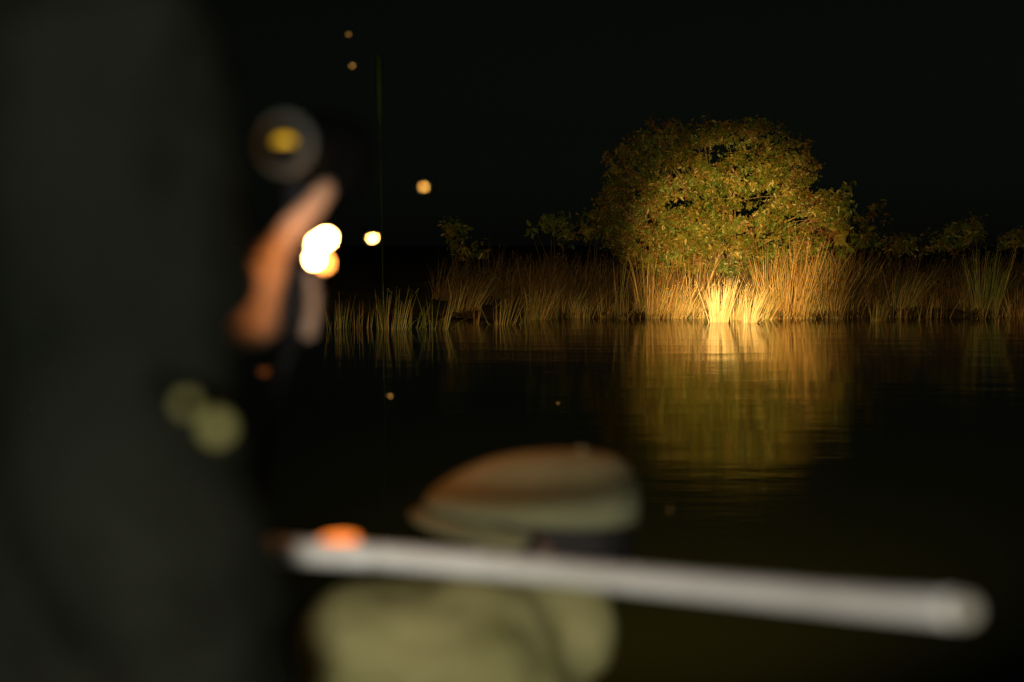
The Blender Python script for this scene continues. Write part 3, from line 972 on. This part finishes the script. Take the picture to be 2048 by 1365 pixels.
def spot(power, size, blend, soft, col):
    d = bpy.data.lights.new("beam", 'SPOT')
    d.energy = power; d.spot_size = R(size); d.spot_blend = blend; d.shadow_soft_size = soft; d.color = col
    o = bpy.data.objects.new("beam", d); COL.objects.link(o)
    o.location = LENSC + ax * .02
    o.rotation_euler = ax.to_track_quat('-Z', 'Y').to_euler()
    o.parent = lamp; o.matrix_parent_inverse = Matrix.Translation(lamp.location).inverted()
    return o


WARM = (1.0, .54, .14)
hot = spot(24000, 5.0, 1.0, .03, (1.0, .78, .42))
hot2 = P(1446, 600, 29.5) - hot.location
hot.rotation_euler = hot2.to_track_quat('-Z', 'Y').to_euler()
mid_b = spot(116000, 10.4, 1.0, .03, (1.0, .56, .13))
mid_b.rotation_euler = (P(1474, 492, 31) - mid_b.location).to_track_quat('-Z', 'Y').to_euler()
spot(9000, 56, .85, .03, (1.0, .63, .18))
spot(5, 150, .6, .03, (1.0, .29, .05))

# person B: sits hunched beyond the rail, cap peak to the left
Bp = empty("person", (-.02, 1.62, DECK), "person in a khaki cap and shirt hunched below the white rail", "person")
hc = Vector((.038, 1.70, 1.243)); faceB = Vector((-.985, .05, -.03))
pel = Vector((-.02, 1.62, .80)); mid = Vector((-.05, 1.56, 1.0)); upb = Vector((-.055, 1.56, 1.12)); nk = Vector((-.01, 1.62, 1.17))
sL = Vector((-.165, 1.53, 1.155)); sR = Vector((.045, 1.62, 1.16))
eL = Vector((-.2, 1.66, .93)); eR = Vector((.02, 1.84, .93)); wL = Vector((-.16, 1.9, .84)); wRb = Vector((-.05, 1.98, .84))
bb = MB()
rotB, LB = head(bb, hc, faceB, .9, .085)
bb.capsule(nk, hc + Vector((.01, -.02, -.04)), .055, .055)
bb.capsule(pel, mid, .12, .12); bb.capsule(mid, upb, .12, .1); bb.capsule(upb, nk, .09, .06); bb.capsule(sL, sR, .05, .05)
bb.capsule(sL, eL, .045, .04); bb.capsule(eL, wL, .038, .026); bb.capsule(sR, eR, .045, .04); bb.capsule(eR, wRb, .038, .026)
for w_, dx in ((wL, 1), (wRb, -1)):
    bb.capsule(w_, w_ + Vector((.02 * dx, .07, -.01)), .028, .032)
    for i in range(4):
        q = w_ + Vector((.02 * dx + (i - 1.5) * .017, .1, -.01))
        finger(bb, [q, q + Vector((0, .035, -.005)), q + Vector((0, .05, -.025)), q + Vector((0, .045, -.045))], .0095, .007)
    finger(bb, [w_ + Vector((.03 * dx, .03, 0)), w_ + Vector((.055 * dx, .06, 0)), w_ + Vector((.05 * dx, .09, -.01))], .012, .009)
legsB = []
for dx in (-.1, .08):
    h = pel + Vector((dx, .04, 0)); k = Vector((dx - .06, 2.02, .82)); a = Vector((dx - .06, 2.05, .49)); t = a + Vector((-.02, .15, -.04))
    legsB.append((h, k, a, t)); bb.capsule(h, k, .08, .058); bb.capsule(k, a, .055, .04); bb.capsule(a, t, .04, .032)
bb.build_fused("body", M['skin_dark'], Bp, .006, 5)
sh = MB()
sh.capsule(pel, mid, .155, .15); sh.capsule(mid, upb, .15, .125); sh.capsule(upb, nk + Vector((0, -.01, -.01)), .12, .09)
sh.capsule(sL, sR, .078, .075); sh.capsule(sL, eL, .07, .062); sh.capsule(eL, eL.lerp(wL, .75), .058, .045)
sh.capsule(sR, eR, .07, .062); sh.capsule(eR, eR.lerp(wRb, .75), .058, .045)
sh.build_fused("shirt", M['khaki'], Bp, .008, 12, fold=.01)
co = MB()
for k in range(14):
    a = 2 * math.pi * k / 14; a2 = 2 * math.pi * (k + 1) / 14
    c0 = nk + Vector((.01, .01, .025))
    co.capsule(c0 + Vector((.075 * math.cos(a), .07 * math.sin(a), 0)), c0 + Vector((.075 * math.cos(a2), .07 * math.sin(a2), 0)), .016, .016, 8)
co.build_fused("collar", M['khaki'], Bp, .006, 3)
tb = MB()
for h, k, a, t in legsB:
    tb.capsule(h, k, .1, .075); tb.capsule(k, a + Vector((0, 0, .05)), .075, .06)
tb.capsule(pel, pel + Vector((0, .04, 0)), .14, .14)
tb.build_fused("trousers", M['trouser'], Bp, .012, 4)
for h, k, a, t in legsB:
    bo = MB(); bo.capsule(a + Vector((0, 0, .06)), a + Vector((0, 0, -.01)), .052, .05); bo.capsule(a + Vector((0, -.03, -.03)), t + Vector((0, 0, -.005)), .046, .042); bo.build_fused("boot", M['boot'], Bp, .008, 3)
hr = MB(); hr.ball(LB(0, -.03, .0), (.08, .084, .076), rotB); hr.build("hair", M['hair'], Bp)
for sx in (-1, 1):
    e = MB(); e.ball(LB(sx * .032, .078, .0), .011); e.build("eye", M['eye'], Bp)
# cap: crown, curved peak, top button, tilted with the head
cap_rot = rotB @ Matrix.Rotation(R(5), 3, 'X')
cc = LB(0, -.012, .036)
cr = MB(); vs = []; fs = []; nu, nv = 28, 9
for j in range(nv + 1):
    th = math.pi / 2 * j / nv
    for i in range(nu):
        ph = 2 * math.pi * i / nu
        fwd = math.sin(ph)
        rr2 = math.cos(th) ** .75; fr = max(0.0, fwd)
        vs.append(cc + cap_rot @ Vector((.092 * rr2 * math.cos(ph), .106 * rr2 * math.sin(ph) * (1 + .5 * fr) - .032 * math.sin(th) ** 2, .078 * math.sin(th) ** (1 + .35 * fr))))
for j in range(nv):
    for i in range(nu):
        i2 = (i + 1) % nu
        fs.append((j * nu + i, j * nu + i2, (j + 1) * nu + i2, (j + 1) * nu + i))
fs.append(tuple(range(nu - 1, -1, -1)))
cr.add(vs, fs); cap = cr.build("cap_crown", M['khaki_cap'], Bp)
pk = MB(); vs = []; fs = []; n = 16
for lay in (0, .004):
    for i in range(n + 1):
        a = math.pi * (.06 + .88 * i / n)
        for q in (0.96, 1.15, 1.35, 1.5):
            ex = .09 * math.cos(a) * (1 + (q - 1) * .25); ey = .105 * math.sin(a) + (q - .96) * .125 * math.sin(a) ** .8
            vs.append(cc + cap_rot @ Vector((ex, ey, .004 - .022 * (q - .96) - .16 * ex * ex / .09 - lay)))
m_ = (n + 1) * 4
for i in range(n):
    for k in range(3):
        a0 = i * 4 + k
        fs.append((a0, a0 + 1, a0 + 5, a0 + 4)); fs.append((m_ + a0, m_ + a0 + 4, m_ + a0 + 5, m_ + a0 + 1))
    fs.append((i * 4 + 3, m_ + i * 4 + 3, m_ + i * 4 + 7, i * 4 + 7))
pk.add(vs, fs); pk.build("cap_peak", M['khaki_cap'], Bp)
bt = MB(); bt.ball(cc + cap_rot @ Vector((0, -.032, .079)), (.007, .007, .004)); bt.build("cap_button", M['khaki_cap'], Bp)

# ---------------------------------------------------------------- moths in the lamp light
MG = "moths glowing in the lamp light"


def moth(px, py, Y, size, label, m='moth'):
    c = P(px, py, Y)
    r_ = empty("moth", c, label, "moth", MG)
    s = size
    mb = MB(); mb.ball(c, (s * .16, s * .22, s * .5), nu=8, nv=6); mb.build("abdomen", M[m], r_)
    for sx in (-1, 1):
        mb = MB()
        mb.add([c + Vector((sx * s * x, y * s, z * s)) for x, y, z in ((.1, 0, .3), (.62, .1, .5), (.72, .16, .18), (.5, .12, -.12), (.1, 0, -.1))], [(0, 1, 2, 3, 4)])
        mb.add([c + Vector((sx * s * x, y * s, z * s)) for x, y, z in ((.1, .02, -.05), (.5, .13, -.1), (.45, .13, -.42), (.15, .03, -.4))], [(0, 1, 2, 3)])
        w = mb.build("wing", M[m], r_, False)
    return r_


moth(848, 375, 2.35, .0041, "amber moth above and right of the lamp bulbs, highest bright one")
moth(745, 477, 2.45, .0068, "pale bright moth level with the lamp bulbs, just right of them", 'moth_pale')
moth(528, 745, 1.95, .0105, "dull orange moth below the hand near the cord", 'moth_pale')
moth(1216, 914, 1.95, .009, "amber moth at the back top of the khaki cap", 'moth_pale')
moth(780, 793, 4.2, .006, "dim moth low over the water right of the cord")
moth(1116, 807, 7.0, .008, "tiny speck of a moth over the dark middle water")
moth(704, 132, 3.6, .0044, "dim olive moth high above the lamp, lower of two")
moth(697, 69, 3.8, .0042, "dim olive moth high above the lamp, upper of two")
moth(1340, 1020, 2.6, .005, "faint green moth right of the khaki cap over the water")
